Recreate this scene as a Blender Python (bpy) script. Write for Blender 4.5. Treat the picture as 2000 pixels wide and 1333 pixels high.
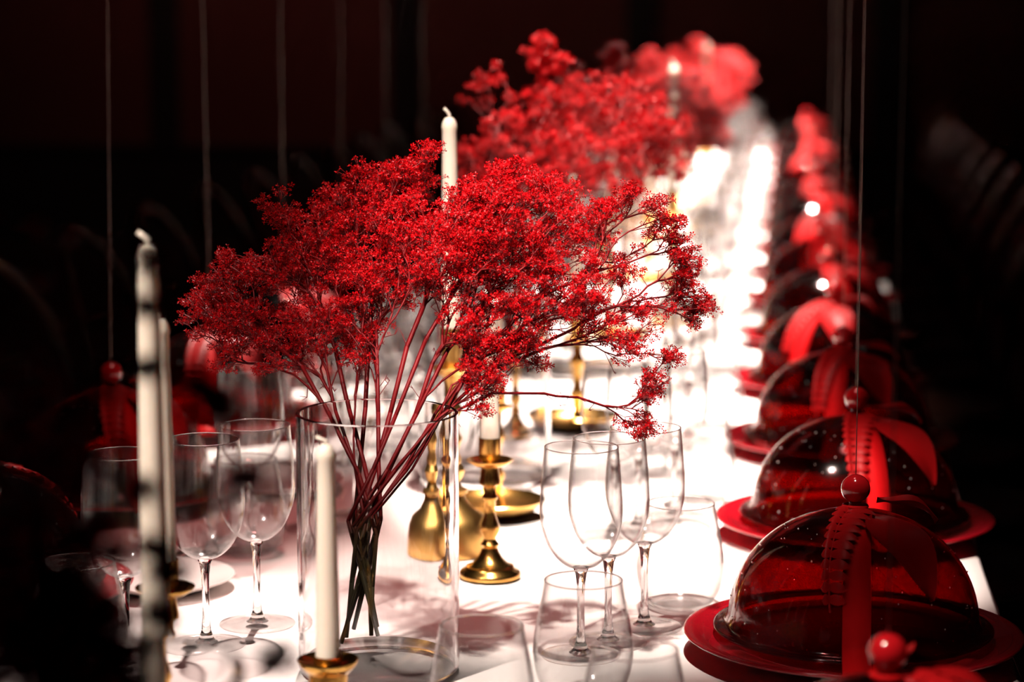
import bpy, math, random
import numpy as np
from mathutils import Vector, Matrix

# ------------------------------------------------------------------ clear
for o in list(bpy.data.objects):
    bpy.data.objects.remove(o, do_unlink=True)
scene = bpy.context.scene
COL = scene.collection
TZ = 0.75                      # table height

# ------------------------------------------------------------------ camera
cam = bpy.data.cameras.new('camera')
cam.lens = 85.0; cam.sensor_width = 36.0; cam.sensor_fit = 'HORIZONTAL'
cam.clip_start = 0.05; cam.clip_end = 60
cam.dof.use_dof = True; cam.dof.focus_distance = 2.36; cam.dof.aperture_fstop = 3.6
camo = bpy.data.objects.new('camera', cam); COL.objects.link(camo)
camo.location = (0, 0, 1.39)
camo.rotation_euler = (math.radians(90 - 8.2065), 0, math.radians(6.517))
scene.camera = camo

# ------------------------------------------------------------------ view, world
vs = scene.view_settings
vs.view_transform = 'Standard'; vs.look = 'None'; vs.gamma = 1.0; vs.exposure = 0.0
vs.use_curve_mapping = False
scene.cycles.transparent_max_bounces = 40
scene.cycles.max_bounces = 10
scene.cycles.caustics_refractive = False
scene.cycles.caustics_reflective = False
world = bpy.data.worlds.new('world'); scene.world = world
world.use_nodes = True
bg = world.node_tree.nodes['Background']
bg.inputs[0].default_value = (0.5, 0.12, 0.08, 1); bg.inputs[1].default_value = 0.004

# ------------------------------------------------------------------ lights (pin spots hung from the ceiling, plus added fills)
def spot(name, loc, target, watts, angle, blend=0.5, color=(1, .86, .76), radius=.045):
    l = bpy.data.lights.new(name, 'SPOT')
    l.energy = watts; l.spot_size = math.radians(angle); l.spot_blend = blend
    l.color = color; l.shadow_soft_size = radius
    o = bpy.data.objects.new(name, l); COL.objects.link(o)
    o.location = loc
    d = Vector(target) - Vector(loc)
    o.rotation_euler = d.to_track_quat('-Z', 'Y').to_euler()
    return o

# overhead row down the table, right of its middle
spot('pin_spot', (-.12, 1.62, 3.8), (-.20, 2.58, TZ), 950, 15, .9)
for k in range(10):
    y = 3.05 + .72 * k
    spot('pin_spot', (-.21, y + .5, 3.8), (-.19, y, TZ), [1800, 2400, 3400, 4200, 5000, 5600, 6500, 9000, 12000, 15000][k], 13.5, .65)
# backlights that shine towards the near end of the table
spot('pin_spot', (-.66, 4.5, 3.8), (-.62, 2.32, TZ), 1250, 8.0, .7, (1, .82, .74))
spot('pin_spot', (-1.7, .3, 3.8), (-.56, 2.36, .92), 380, 6.5, .7, (1, .82, .74))
spot('pin_spot', (-.95, 5.4, 3.8), (-.82, 3.60, .80), 1900, 14, .8)
spot('pin_spot', (-.30, 6.6, 3.8), (-.24, 3.7, TZ), 1000, 10, .8)
spot('pin_spot', (-.35, 8.8, 3.8), (-.26, 5.4, TZ), 1800, 11, .8)
# pin spots from the camera side for the flowers
spot('pin_spot', (-.75, 0.35, 3.8), (-.28, 2.30, 1.12), 1050, 6.6, .7)
spot('pin_spot', (-.55, 1.55, 3.8), (-.24, 3.20, 1.18), 500, 10, .7)
spot('pin_spot', (-.45, 3.0, 3.8), (-.20, 4.9, 1.15), 600, 15, .7)
# from the left over the near candles, and on the nearest cloche
spot('pin_spot', (-1.5, 0.2, 3.8), (-.46, 1.87, 1.03), 1150, 6.6, .7)
spot('pin_spot', (-.8, .6, 3.8), (-.38, 2.70, 1.17), 900, 4.5, .6)
spot('pin_spot', (-1.2, 0.5, 3.8), (.078, 1.82, .92), 620, 11, 1.0)
spot('pin_spot', (-1.3, 1.5, 3.8), (.07, 2.62, .87), 1000, 6.5, .9)
# added soft fill over the near table that tints the cloth shadows pink
spot('added_rosy_fill', (-.35, 3.0, 3.85), (-.38, 2.75, TZ), 160, 27, 1.0, (1, .30, .28), .35)
# added dim fill that lifts the far wall out of black
spot('added_wall_fill', (-2.6, 11.2, 3.8), (-2.4, 13.5, 2.2), 55, 110, 1.0, (1, .45, .38), .1)

# ------------------------------------------------------------------ material helpers
def new_mat(name):
    m = bpy.data.materials.new(name); m.use_nodes = True
    nt = m.node_tree; nt.nodes.clear()
    out = nt.nodes.new('ShaderNodeOutputMaterial')
    return m, nt, out

def principled(name, col, rough=.5, metal=0.0, spec=.5, coat=0.0, noise=None, bump=None, sss=0.0):
    m, nt, out = new_mat(name)
    b = nt.nodes.new('ShaderNodeBsdfPrincipled')
    b.inputs['Base Color'].default_value = (*col, 1)
    b.inputs['Roughness'].default_value = rough
    b.inputs['Metallic'].default_value = metal
    b.inputs['Specular IOR Level'].default_value = spec
    b.inputs['Coat Weight'].default_value = coat
    if sss:
        b.inputs['Subsurface Weight'].default_value = sss
        b.inputs['Subsurface Radius'].default_value = (.012, .008, .006)
        b.inputs['Subsurface Scale'].default_value = 1.0
    tc = nt.nodes.new('ShaderNodeTexCoord')
    if noise:                                     # (scale, colour2)
        n = nt.nodes.new('ShaderNodeTexNoise'); n.inputs['Scale'].default_value = noise[0]
        n.inputs['Detail'].default_value = 4
        nt.links.new(tc.outputs['Object'], n.inputs['Vector'])
        mx = nt.nodes.new('ShaderNodeMix'); mx.data_type = 'RGBA'
        mx.inputs[6].default_value = (*col, 1); mx.inputs[7].default_value = (*noise[1], 1)
        nt.links.new(n.outputs['Fac'], mx.inputs[0]); nt.links.new(mx.outputs[2], b.inputs['Base Color'])
    if bump:                                      # (scale, strength, distance)
        n = nt.nodes.new('ShaderNodeTexNoise'); n.inputs['Scale'].default_value = bump[0]
        n.inputs['Detail'].default_value = 5
        nt.links.new(tc.outputs['Object'], n.inputs['Vector'])
        bp = nt.nodes.new('ShaderNodeBump'); bp.inputs['Strength'].default_value = bump[1]
        bp.inputs['Distance'].default_value = bump[2]
        nt.links.new(n.outputs['Fac'], bp.inputs['Height']); nt.links.new(bp.outputs['Normal'], b.inputs['Normal'])
    nt.links.new(b.outputs[0], out.inputs[0])
    return m

def thin_glass(name, centre, edge, rough=.03, ior=1.45, gain=1.0, bump=None, power=4.0):
    """thin blown glass: light passes straight through, tinted by the length of glass, plus a Fresnel reflection"""
    m, nt, out = new_mat(name)
    lw = nt.nodes.new('ShaderNodeLayerWeight'); lw.inputs['Blend'].default_value = .5      # facing: 1 - cos
    p3 = nt.nodes.new('ShaderNodeMath'); p3.operation = 'POWER'; p3.inputs[1].default_value = power
    nt.links.new(lw.outputs['Facing'], p3.inputs[0])
    cr = nt.nodes.new('ShaderNodeMix'); cr.data_type = 'RGBA'
    cr.inputs[6].default_value = (*centre, 1); cr.inputs[7].default_value = (*edge, 1)
    nt.links.new(p3.outputs[0], cr.inputs[0])
    tr = nt.nodes.new('ShaderNodeBsdfTransparent'); nt.links.new(cr.outputs[2], tr.inputs[0])
    gl = nt.nodes.new('ShaderNodeBsdfGlossy'); gl.inputs['Roughness'].default_value = rough
    gl.inputs['Color'].default_value = (gain, gain, gain, 1)
    p5 = nt.nodes.new('ShaderNodeMath'); p5.operation = 'POWER'; p5.inputs[1].default_value = 5
    nt.links.new(lw.outputs['Facing'], p5.inputs[0])
    fr = nt.nodes.new('ShaderNodeMath'); fr.operation = 'MULTIPLY_ADD'
    f0 = ((ior - 1) / (ior + 1)) ** 2
    fr.inputs[1].default_value = 1 - f0; fr.inputs[2].default_value = f0
    nt.links.new(p5.outputs[0], fr.inputs[0])
    if bump:
        tc = nt.nodes.new('ShaderNodeTexCoord')
        mp = nt.nodes.new('ShaderNodeMapping'); mp.inputs['Scale'].default_value = bump[0]
        n = nt.nodes.new('ShaderNodeTexNoise'); n.inputs['Scale'].default_value = bump[1]
        nt.links.new(tc.outputs['Object'], mp.inputs[0]); nt.links.new(mp.outputs[0], n.inputs['Vector'])
        bp = nt.nodes.new('ShaderNodeBump'); bp.inputs['Strength'].default_value = bump[2]
        bp.inputs['Distance'].default_value = bump[3]
        nt.links.new(n.outputs['Fac'], bp.inputs['Height'])
        nt.links.new(bp.outputs['Normal'], gl.inputs['Normal']); nt.links.new(bp.outputs['Normal'], lw.inputs['Normal'])
    mx = nt.nodes.new('ShaderNodeMixShader')
    nt.links.new(fr.outputs[0], mx.inputs[0]); nt.links.new(tr.outputs[0], mx.inputs[1]); nt.links.new(gl.outputs[0], mx.inputs[2])
    nt.links.new(mx.outputs[0], out.inputs[0])
    return m

def solid_glass(name, col=(1, 1, 1), ior=1.46):
    m, nt, out = new_mat(name)
    g = nt.nodes.new('ShaderNodeBsdfGlass'); g.inputs['Color'].default_value = (*col, 1)
    g.inputs['Roughness'].default_value = .02; g.inputs['IOR'].default_value = ior
    nt.links.new(g.outputs[0], out.inputs[0])
    return m

M = {}
M['cloth'] = principled('white_linen', (.86, .80, .78), .85, spec=.2, bump=(420, .12, .001))
M['wood_dark'] = principled('dark_table_wood', (.03, .018, .012), .5, noise=(14, (.05, .03, .02)))
M['bentwood'] = principled('dark_bentwood', (.030, .009, .006), .36, spec=.2, noise=(18, (.045, .014, .009)))
M['wall'] = principled('dark_red_wall', (.09, .018, .014), .9, noise=(1.3, (.11, .022, .018)))
M['dado'] = principled('black_wainscot', (.004, .003, .003), .85, noise=(6, (.006, .004, .004)))
M['floor'] = principled('dark_floor', (.012, .007, .006), .5, noise=(5, (.02, .012, .01)))
M['ceil'] = principled('black_ceiling', (.01, .008, .008), .9, noise=(3, (.014, .01, .01)))
M['glass'] = thin_glass('clear_glass', (.985, .985, .985), (.12, .08, .075), .13, power=4.6, ior=1.6)
M['glass_foot'] = thin_glass('clear_glass_foot', (.985, .985, .985), (.86, .83, .82), .13, power=4.0)
M['glass_solid'] = solid_glass('solid_clear_glass')
M['vase_glass'] = solid_glass('vase_glass', (.99, .985, .985))
M['red_glass'] = thin_glass('red_cloche_glass', (.50, .010, .012), (.26, .004, .005), .09, ior=1.5)
M['red_plate'] = principled('red_glazed_plate', (.30, .004, .010), .10, coat=.6, noise=(9, (.36, .006, .014)))
M['red_knob'] = principled('red_lacquer_ball', (.45, .006, .010), .12, coat=.8, noise=(30, (.50, .008, .012)))
M['ribbon'] = principled('red_satin_ribbon', (.52, .004, .005), .6, spec=.05, noise=(160, (.56, .006, .009)))
M['leaf'] = principled('red_waxy_leaf', (.34, .003, .004), .42, spec=.12, noise=(40, (.38, .007, .009)))
M['brass'] = principled('aged_brass', (.72, .41, .11), .22, metal=1.0, noise=(35, (.55, .29, .07)), bump=(60, .06, .002))
M['brass_matte'] = principled('brushed_brass', (.74, .47, .15), .36, metal=1.0, noise=(28, (.62, .37, .11)))
M['wax'] = principled('ivory_wax', (.86, .74, .63), .45, spec=.35, noise=(50, (.82, .70, .59)), sss=.5)
M['wick'] = principled('waxed_wick', (.80, .70, .60), .6, noise=(300, (.7, .6, .5)))
M['floret'] = principled('red_dyed_floret', (.56, .0012, .005), .42, spec=.16, noise=(120, (.40, .001, .0035)))
M['china'] = principled('white_china', (.82, .78, .75), .15, coat=.4, noise=(4, (.80, .76, .73)))
M['droplet'] = principled('clear_droplet', (.75, .70, .68), .05, spec=.8, noise=(400, (.8, .75, .72)))
M['paper'] = principled('white_card', (.88, .85, .82), .8, noise=(90, (.84, .80, .77)))
M['napkin'] = principled('white_napkin', (.86, .83, .80), .9, bump=(500, .15, .001))
M['cord'] = principled('thin_cord', (.22, .15, .13), .5, noise=(200, (.28, .19, .16)))
# stems: dyed red above, undyed green below (the dye line is about 12 cm above the cut end)
m, nt, out = new_mat('dyed_stem')
b = nt.nodes.new('ShaderNodeBsdfPrincipled'); b.inputs['Roughness'].default_value = .5
tc = nt.nodes.new('ShaderNodeTexCoord'); sp = nt.nodes.new('ShaderNodeSeparateXYZ')
nz = nt.nodes.new('ShaderNodeTexNoise'); nz.inputs['Scale'].default_value = 22
ad = nt.nodes.new('ShaderNodeMath'); ad.operation = 'MULTIPLY_ADD'; ad.inputs[1].default_value = .10
rp = nt.nodes.new('ShaderNodeValToRGB')
rp.color_ramp.elements[0].position = .155; rp.color_ramp.elements[0].color = (.10, .085, .035, 1)
rp.color_ramp.elements[1].position = .20; rp.color_ramp.elements[1].color = (.16, .003, .005, 1)
nt.links.new(tc.outputs['Object'], sp.inputs[0]); nt.links.new(tc.outputs['Object'], nz.inputs['Vector'])
nt.links.new(nz.outputs['Fac'], ad.inputs[0]); nt.links.new(sp.outputs['Z'], ad.inputs[2])
nt.links.new(ad.outputs[0], rp.inputs[0]); nt.links.new(rp.outputs[0], b.inputs['Base Color'])
b.inputs['Specular IOR Level'].default_value = .25
nt.links.new(b.outputs[0], out.inputs[0]); M['stem'] = m

# ------------------------------------------------------------------ mesh helpers
class MB:
    """collects vertices and faces of one mesh"""
    def __init__(s): s.v = []; s.f = []
    def add(s, v, f):
        n = len(s.v); s.v += [tuple(map(float, p)) for p in v]; s.f += [tuple(i + n for i in q) for q in f]; return s
    def box(s, x0, x1, y0, y1, z0, z1):
        v = [(x0, y0, z0), (x1, y0, z0), (x1, y1, z0), (x0, y1, z0), (x0, y0, z1), (x1, y0, z1), (x1, y1, z1), (x0, y1, z1)]
        return s.add(v, [(3, 2, 1, 0), (4, 5, 6, 7), (0, 1, 5, 4), (1, 2, 6, 5), (2, 3, 7, 6), (3, 0, 4, 7)])
    def lathe(s, prof, seg=40, cx=0, cy=0):
        """prof: list of (r, z) from start to end; r = 0 closes to a point"""
        rings = []; n0 = len(s.v)
        for r, z in prof:
            if r <= 1e-6:
                rings.append([len(s.v)]); s.v.append((cx, cy, z))
            else:
                rings.append(list(range(len(s.v), len(s.v) + seg)))
                s.v += [(cx + r * math.cos(2 * math.pi * k / seg), cy + r * math.sin(2 * math.pi * k / seg), z) for k in range(seg)]
        for a, c in zip(rings, rings[1:]):
            for k in range(seg):
                k2 = (k + 1) % seg
                if len(a) == 1 and len(c) == 1: break
                if len(a) == 1: s.f.append((a[0], c[k2], c[k]))
                elif len(c) == 1: s.f.append((a[k], a[k2], c[0]))
                else: s.f.append((a[k], a[k2], c[k2], c[k]))
        return s
    def tube(s, pts, rad, sides=8, cap=True):
        pts = [Vector(p) for p in pts]
        if not hasattr(rad, '__len__'): rad = [rad] * len(pts)
        rings = []; prev = None
        for i, p in enumerate(pts):
            t = (pts[min(i + 1, len(pts) - 1)] - pts[max(i - 1, 0)]).normalized()
            if prev is None:
                a = Vector((1, 0, 0)) if abs(t.x) < .8 else Vector((0, 1, 0))
                u = t.cross(a).normalized()
            else:
                u = (prev - t * prev.dot(t)).normalized()
            prev = u; w = t.cross(u)
            rings.append(list(range(len(s.v), len(s.v) + sides)))
            s.v += [tuple(p + (u * math.cos(2 * math.pi * k / sides) + w * math.sin(2 * math.pi * k / sides)) * rad[i]) for k in range(sides)]
        for a, c in zip(rings, rings[1:]):
            for k in range(sides):
                s.f.append((a[k], a[(k + 1) % sides], c[(k + 1) % sides], c[k]))
        if cap:
            s.f.append(tuple(reversed(rings[0]))); s.f.append(tuple(rings[-1]))
        return s
    def mesh(s, name, mat, smooth=True):
        me = bpy.data.meshes.new(name); me.from_pydata(s.v, [], s.f); me.update()
        if mat: me.materials.append(M[mat])
        if smooth: me.polygons.foreach_set('use_smooth', [True] * len(me.polygons))
        return me
    def build(s, name, mat, parent=None, smooth=True):
        return link(name, s.mesh(name, mat, smooth), parent)

def np_mesh(name, v, tris, mat, smooth=False):
    me = bpy.data.meshes.new(name)
    nv, nf = len(v), len(tris)
    me.vertices.add(nv); me.vertices.foreach_set('co', np.asarray(v, np.float32).ravel())
    me.loops.add(nf * 3); me.loops.foreach_set('vertex_index', np.asarray(tris, np.int32).ravel())
    me.polygons.add(nf); me.polygons.foreach_set('loop_start', np.arange(0, nf * 3, 3, dtype=np.int32))
    me.polygons.foreach_set('loop_total', np.full(nf, 3, np.int32))
    me.update(calc_edges=True); me.validate()
    me.materials.append(M[mat])
    if smooth: me.polygons.foreach_set('use_smooth', [True] * nf)
    return me

def link(name, me, parent=None, loc=None):
    o = bpy.data.objects.new(name, me); COL.objects.link(o)
    if parent is not None: o.parent = parent
    if loc is not None: o.location = loc
    return o

def sharp(o, deg=35):
    me = o.data
    me.set_sharp_from_angle(angle=math.radians(deg))
    return o

def tag(o, label=None, cat=None, group=None, kind=None):
    if label: o['label'] = label
    if cat: o['category'] = cat
    if group: o['group'] = group
    if kind: o['kind'] = kind
    return o

def thing(name, label, cat, loc=(0, 0, 0), rz=0, group=None):
    o = bpy.data.objects.new(name, None); COL.objects.link(o)
    o.empty_display_size = .05; o.location = loc; o.rotation_euler = (0, 0, rz)
    return tag(o, label, cat, group)

def copy_tree(o, label, loc=None, rz=None, scale=None, parent=None):
    c = o.copy(); COL.objects.link(c)
    if parent is not None: c.parent = parent
    if label: c['label'] = label
    if loc is not None: c.location = loc
    if rz is not None: c.rotation_euler = (0, 0, rz)
    if scale is not None: c.scale = scale
    for ch in [x for x in bpy.data.objects if x.parent == o]:
        copy_tree(ch, None, parent=c)
    return c

ORD = ['first', 'second', 'third', 'fourth', 'fifth', 'sixth', 'seventh', 'eighth', 'ninth', 'tenth', 'eleventh',
       'twelfth', 'thirteenth', 'fourteenth', 'fifteenth', 'sixteenth', 'seventeenth', 'eighteenth']

# ------------------------------------------------------------------ the room
def struct(name, mb, mat, smooth=False):
    return tag(mb.build(name, mat, None, smooth), None, None, None, 'structure')

X0, X1, Y0, Y1, H = -6.0, 5.5, -2.5, 13.5, 4.0
struct('floor', MB().box(X0, X1, Y0, Y1, -.05, 0), 'floor')
struct('ceiling', MB().box(X0, X1, Y0, Y1, H, H + .05), 'ceil')
struct('wall_left', MB().box(X0 - .1, X0, Y0, Y1, 0, H), 'wall')
struct('wall_right', MB().box(X1, X1 + .1, Y0, Y1, 0, H), 'wall')
struct('wall_front', MB().box(X0, X1, Y0 - .1, Y0, 0, H), 'wall')
wb = struct('wall_back', MB().box(X0, X1, Y1, Y1 + .1, 0, H), 'wall')
tr = MB().box(X0, X1, Y1 - .04, Y1, 0, .50)
struct('trim_1', tr, 'dado')
tr = MB().box(X0, X1, Y1 - .06, Y1, .50, .53)
struct('trim_2', tr, 'dado')
for k, x in enumerate((-4.9, -3.6, -2.22, -.9, .45, 1.8, 3.1)):     # flat pilasters on the far wall
    w = MB().box(x, x + .16, Y1 - .05, Y1, .53, H)
    struct('trim_%d' % (k + 3), w, 'dado')

# ------------------------------------------------------------------ table and cloth
TX0, TX1, TYA, TYB = -.99, .222, -.35, 10.7
t = thing('banquet_table', 'long banquet table hidden under the white cloth', 'table', (0, 0, 0))
MB().box(TX0 + .006, TX1 - .006, TYA + .006, TYB - .006, TZ - .04, TZ - .006).build('tabletop', 'wood_dark', t, False)
for x in (TX0 + .12, TX1 - .18):
    for y in np.linspace(TYA + .3, TYB - .3, 6):
        MB().box(x, x + .06, y, y + .06, 0, TZ - .04).build('leg', 'wood_dark', t, False)

def make_cloth():
    rng = np.random.RandomState(4)
    xs = np.linspace(TX0, TX1, 70); ys = np.linspace(TYA, TYB, 380)
    ph = rng.rand(12) * 6.28
    def wr(x, y):
        h = (np.sin(5.5 * x + 2.2 * y + ph[0]) * .4 + np.sin(9 * x - 4.1 * y + ph[1]) * .3
             + np.sin(15.0 * y + 3 * x + ph[2]) * .22 + np.sin(31 * x + 6 * y + ph[3]) * .15 + np.sin(43 * y - 8 * x + ph[4]) * .10)
        return -.0026 + .0022 * h
    v = []; f = []
    nx, ny = len(xs), len(ys)
    for j in range(ny):
        for i in range(nx):
            v.append((xs[i], ys[j], TZ + min(0, wr(xs[i], ys[j]))))
    for j in range(ny - 1):
        for i in range(nx - 1):
            a = j * nx + i; f.append((a, a + 1, a + nx + 1, a + nx))
    # overhang: goes round the border, with soft folds
    border = [(i, 0) for i in range(nx)] + [(nx - 1, j) for j in range(1, ny)] + [(i, ny - 1) for i in range(nx - 2, -1, -1)] + [(0, j) for j in range(ny - 2, 0, -1)]
    prev = [j * nx + i for i, j in border]
    s = np.arange(len(border))
    drops = [.006, .03, .09, .17, .26]
    for d in drops:
        cur = []
        for k, (i, j) in enumerate(border):
            x, y, z = v[j * nx + i]
            ox = (i == nx - 1) - (i == 0); oy = (j == ny - 1) - (j == 0)
            y_or_x = y if ox else x
            out = .006 + (.004 + d * .06) + .10 * d * math.sin(y_or_x * 17 + 1.3 * math.sin(y_or_x * 5))
            if d == drops[0]: out = .004
            cur.append(len(v)); v.append((x + ox * out, y + oy * out, TZ - d))
        m_ = len(border)
        for k in range(m_):
            f.append((prev[k], cur[k], cur[(k + 1) % m_], prev[(k + 1) % m_]))
        prev = cur
    mb = MB(); mb.v = v; mb.f = f
    return mb
tag(make_cloth().build('tablecloth', 'cloth'), 'white linen cloth covering the long banquet table', 'tablecloth')

# ------------------------------------------------------------------ chairs
def make_chair():
    c = thing('bentwood_chair', '', 'chair', (0, 0, 0), 0, 'chairs along the table')
    MB().lathe([(0, .435), (.19, .435), (.205, .445), (.205, .462), (.19, .470), (.17, .462), (0, .458)], 32).build('seat', 'bentwood', c)
    for sx in (-1, 1):
        MB().tube([(.15, sx * .14, .44), (.165, sx * .155, .2), (.19, sx * .175, 0)], [.017, .015, .011], 10).build('leg', 'bentwood', c)
    hoop = []
    for k in range(25):
        a = math.pi * k / 24
        hoop.append((-.20 - .10 * math.sin(a) ** 1.0, .20 * math.cos(a), .62 + .31 * math.sin(a) ** .6))
    for sx in (1, -1):
        MB().tube([(-.235, sx * .175, 0), (-.195, sx * .175, .25), (-.18, sx * .18, .45), (-.20, sx * .20, .62)], [.011, .014, .016, .014], 10).build('leg', 'bentwood', c)
    MB().tube(hoop, .013, 10).build('back_hoop', 'bentwood', c)
    for k in range(3):
        z = .55 + .095 * k; hw = .19 if k == 0 else .195
        pts = [(-.205 - .035 * k - .03 * math.cos(u * math.pi / 2), u * hw, z) for u in np.linspace(-1, 1, 11)]
        mb = MB()
        for p, q in zip(pts, pts[1:]):
            v = []
            for (x, y, z_) in (p, q):
                v += [(x, y, z_ - .016), (x - .008, y, z_ - .016), (x - .008, y, z_ + .016), (x, y, z_ + .016)]
            mb.add(v, [(0, 1, 5, 4), (1, 2, 6, 5), (2, 3, 7, 6), (3, 0, 4, 7)])
        mb.build('slat', 'bentwood', c)
    return c

# ------------------------------------------------------------------ cloches
DR, DZ = .1225, .024           # dome radius and the height of its flange over the table
def dome_r(z):                 # outer radius at height z above the flange
    hgt = .118
    return DR * math.sqrt(max(0, 1 - (z / hgt) ** 2.25))
def dome_pt(az, s, off=.0):
    """point on the dome: az azimuth, s in 0 (top) .. 1 (flange)"""
    th = s * math.pi / 2
    z = .118 * math.cos(th) ** .92; r = DR * math.sin(th) ** .95
    n = Vector((math.sin(th) * math.cos(az), math.sin(th) * math.sin(az), math.cos(th)))
    return Vector((r * math.cos(az), r * math.sin(az), DZ + z)) + n * off

def make_cloche():
    c = thing('glass_cloche', '', 'cloche', (0, 0, 0), 0, 'red cloches on the plates')
    outer = [(.136, DZ + .001), (.1365, DZ + .003), (.134, DZ + .0045), (.127, DZ + .004), (.1245, DZ + .008)]
    outer += [(dome_pt(0, s).x, dome_pt(0, s).z) for s in np.linspace(.93, .04, 26)] + [(0, DZ + .118)]
    inner = [(0, DZ + .1155)] + [(dome_pt(0, s, -.0025).x, dome_pt(0, s, -.0025).z) for s in np.linspace(.04, .95, 24)] + [(.1225, DZ + .002), (.136, DZ + .001)]
    MB().lathe(outer + inner, 72).build('dome', 'red_glass', c)
    kz = DZ + .118
    MB().lathe([(0, kz - .001), (.009, kz - .001), (.008, kz + .004), (.006, kz + .006), (.006, kz + .008)] , 24).build('neck', 'red_knob', c)
    R = .0142; zc = kz + .007 + R
    MB().lathe([(max(0, R * math.sin(a)), zc - R * math.cos(a)) for a in np.linspace(0, math.pi, 20)], 32).build('knob', 'red_knob', c)
    # ribbon: down the dome towards -Y, across the flange and the plate
    path = [dome_pt(-math.pi / 2, s, .0035) for s in np.linspace(.06, .93, 22)]
    path += [Vector((0, -.131, DZ + .012)), Vector((0, -.142, DZ + .006)), Vector((0, -.156, DZ + .002)), Vector((0, -.167, DZ + .0006)), Vector((0, -.172, DZ - .006))]
    mb = MB(); v = []; hw = .0132
    for p in path:
        v += [(p.x - hw, p.y, p.z), (p.x + hw, p.y, p.z)]
    # thickness
    n = len(path)
    v2 = [(x, y + .0006, z - .0006) for x, y, z in v]
    f = []
    for k in range(n - 1):
        a = 2 * k; f += [(a, a + 1, a + 3, a + 2), (2 * n + a + 2, 2 * n + a + 3, 2 * n + a + 1, 2 * n + a),
                         (a + 2, 2 * n + a + 2, 2 * n + a, a), (a + 1, 2 * n + a + 1, 2 * n + a + 3, a + 3)]
    f += [(0, 2 * n, 2 * n + 1, 1), (2 * n - 1, 4 * n - 1, 4 * n - 2, 2 * n - 2)]
    mb.add(v + v2, f).build('ribbon', 'ribbon', c)
    MB().tube([(math.cos(a) * .011, math.sin(a) * .011, kz + .004) for a in np.linspace(0, 2 * math.pi, 25)], .0022, 8, False).build('ribbon_knot', 'ribbon', c)
    rd = random.Random(21); mb = MB()                      # fine droplets on the glass
    for k in range(70):
        p = dome_pt(rd.uniform(-3.3, .2), rd.uniform(.3, .97), .0004); q = rd.uniform(.00035, .0009)
        mb.add([p + Vector(d) * q for d in ((1, 0, 0), (-1, 0, 0), (0, 1, 0), (0, -1, 0), (0, 0, 1.5), (0, 0, -1.5))],
               [(0, 2, 4), (2, 1, 4), (1, 3, 4), (3, 0, 4), (2, 0, 5), (1, 2, 5), (3, 1, 5), (0, 3, 5)])
    tag(mb.build('droplets', 'droplet', c), kind='stuff')
    # waxy leaf hanging over the dome on the ribbon's +X side
    def leaf(az0, s0, az1, s1, width, off, nseg=14):
        mb = MB(); v = []; f = []
        for layer in (0, 1):
            for i in range(nseg + 1):
                u = i / nseg
                az = az0 + (az1 - az0) * u; s = s0 + (s1 - s0) * u
                base = dome_pt(az, s); d = (dome_pt(az + .01 * (az1 - az0), s + .01 * (s1 - s0)) - base)
                d.normalize(); nrm = (base - Vector((0, 0, DZ))).normalized(); side = d.cross(nrm).normalized()
                w = width * (math.sin(math.pi * min(1, u ** .75)) ** .8 + .02) if u < 1 else .0004
                for e in (-1, -.5, 0, .5, 1):
                    lift = off + .005 * e * e + .010 * math.sin(u * math.pi) * (u ** .5) + .0015 * math.sin(9 * u + 3 * e)
                    p = base + side * w * e + nrm * (lift + (.0008 if layer else 0))
                    v.append(tuple(p))
        n1 = (nseg + 1) * 5
        for i in range(nseg):
            for e in range(4):
                a = i * 5 + e
                f.append((a, a + 5, a + 6, a + 1)); f.append((n1 + a, n1 + a + 1, n1 + a + 6, n1 + a + 5))
        return mb.add(v, f)
    leaf(-1.12, .17, -.93, .74, .026, .003).build('leaf', 'leaf', c)
    leaf(-.25, .09, -.05, .38, .010, .010).build('leaf', 'leaf', c)
    # fern frond on the other side: a midrib with paired pinnae
    fr_ = MB(); fv = []
    az0, az1, s0, s1 = -1.95, -1.78, .07, .78
    rib = [dome_pt(az0 + (az1 - az0) * u, s0 + (s1 - s0) * u, .004) for u in np.linspace(0, 1, 16)]
    fr = MB().tube(rib, .0009, 6).build('fern_frond', 'leaf', c)
    for i in range(11):
        u = .03 + .088 * i
        az = az0 + (az1 - az0) * u; s = s0 + (s1 - s0) * u
        base = dome_pt(az, s, .004); nrm = (base - Vector((0, 0, DZ))).normalized()
        d = (dome_pt(az + .01 * (az1 - az0), s + .01 * (s1 - s0), .004) - base).normalized(); side = d.cross(nrm)
        for sg in (-1, 1):
            L = (.030 if sg < 0 else .012) * (1 - .5 * u)
            mbp = MB(); v = []; f = []
            for k in range(7):
                q = k / 6; wq = .0074 * math.sin(math.pi * min(1, .12 + q * .88)) ** .7 * (1 - .3 * u)
                cpt = base + (side * sg + d * .22) * (L * q) + nrm * (.006 * math.sin(q * 2.2) - .004 * q)
                v += [tuple(cpt - d * wq), tuple(cpt + nrm * .0012), tuple(cpt + d * wq)]
            for k in range(6):
                a = 3 * k; f += [(a, a + 3, a + 4, a + 1), (a + 1, a + 4, a + 5, a + 2)]
            mbp.add(v, f).build('pinna', 'leaf', fr)
    return c

def make_plate():
    prof = [(0, .006), (.10, .006), (.115, .009), (.150, .0205), (.163, .0225), (.1655, .0215), (.164, .019), (.150, .016), (.118, .004), (.10, .0), (0, .0)]
    return MB().lathe(prof, 72).mesh('charger_plate', 'red_plate')

# ------------------------------------------------------------------ glasses
def offs(prof, t):
    """inner offset of an outer profile"""
    out = []
    for i, (r, z) in enumerate(prof):
        a = prof[max(0, i - 1)]; c = prof[min(len(prof) - 1, i + 1)]
        dr, dz = c[0] - a[0], c[1] - a[1]; l = math.hypot(dr, dz) or 1
        out.append((max(.0005, r - t * dz / l), z + t * dr / l))
    return out

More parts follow.
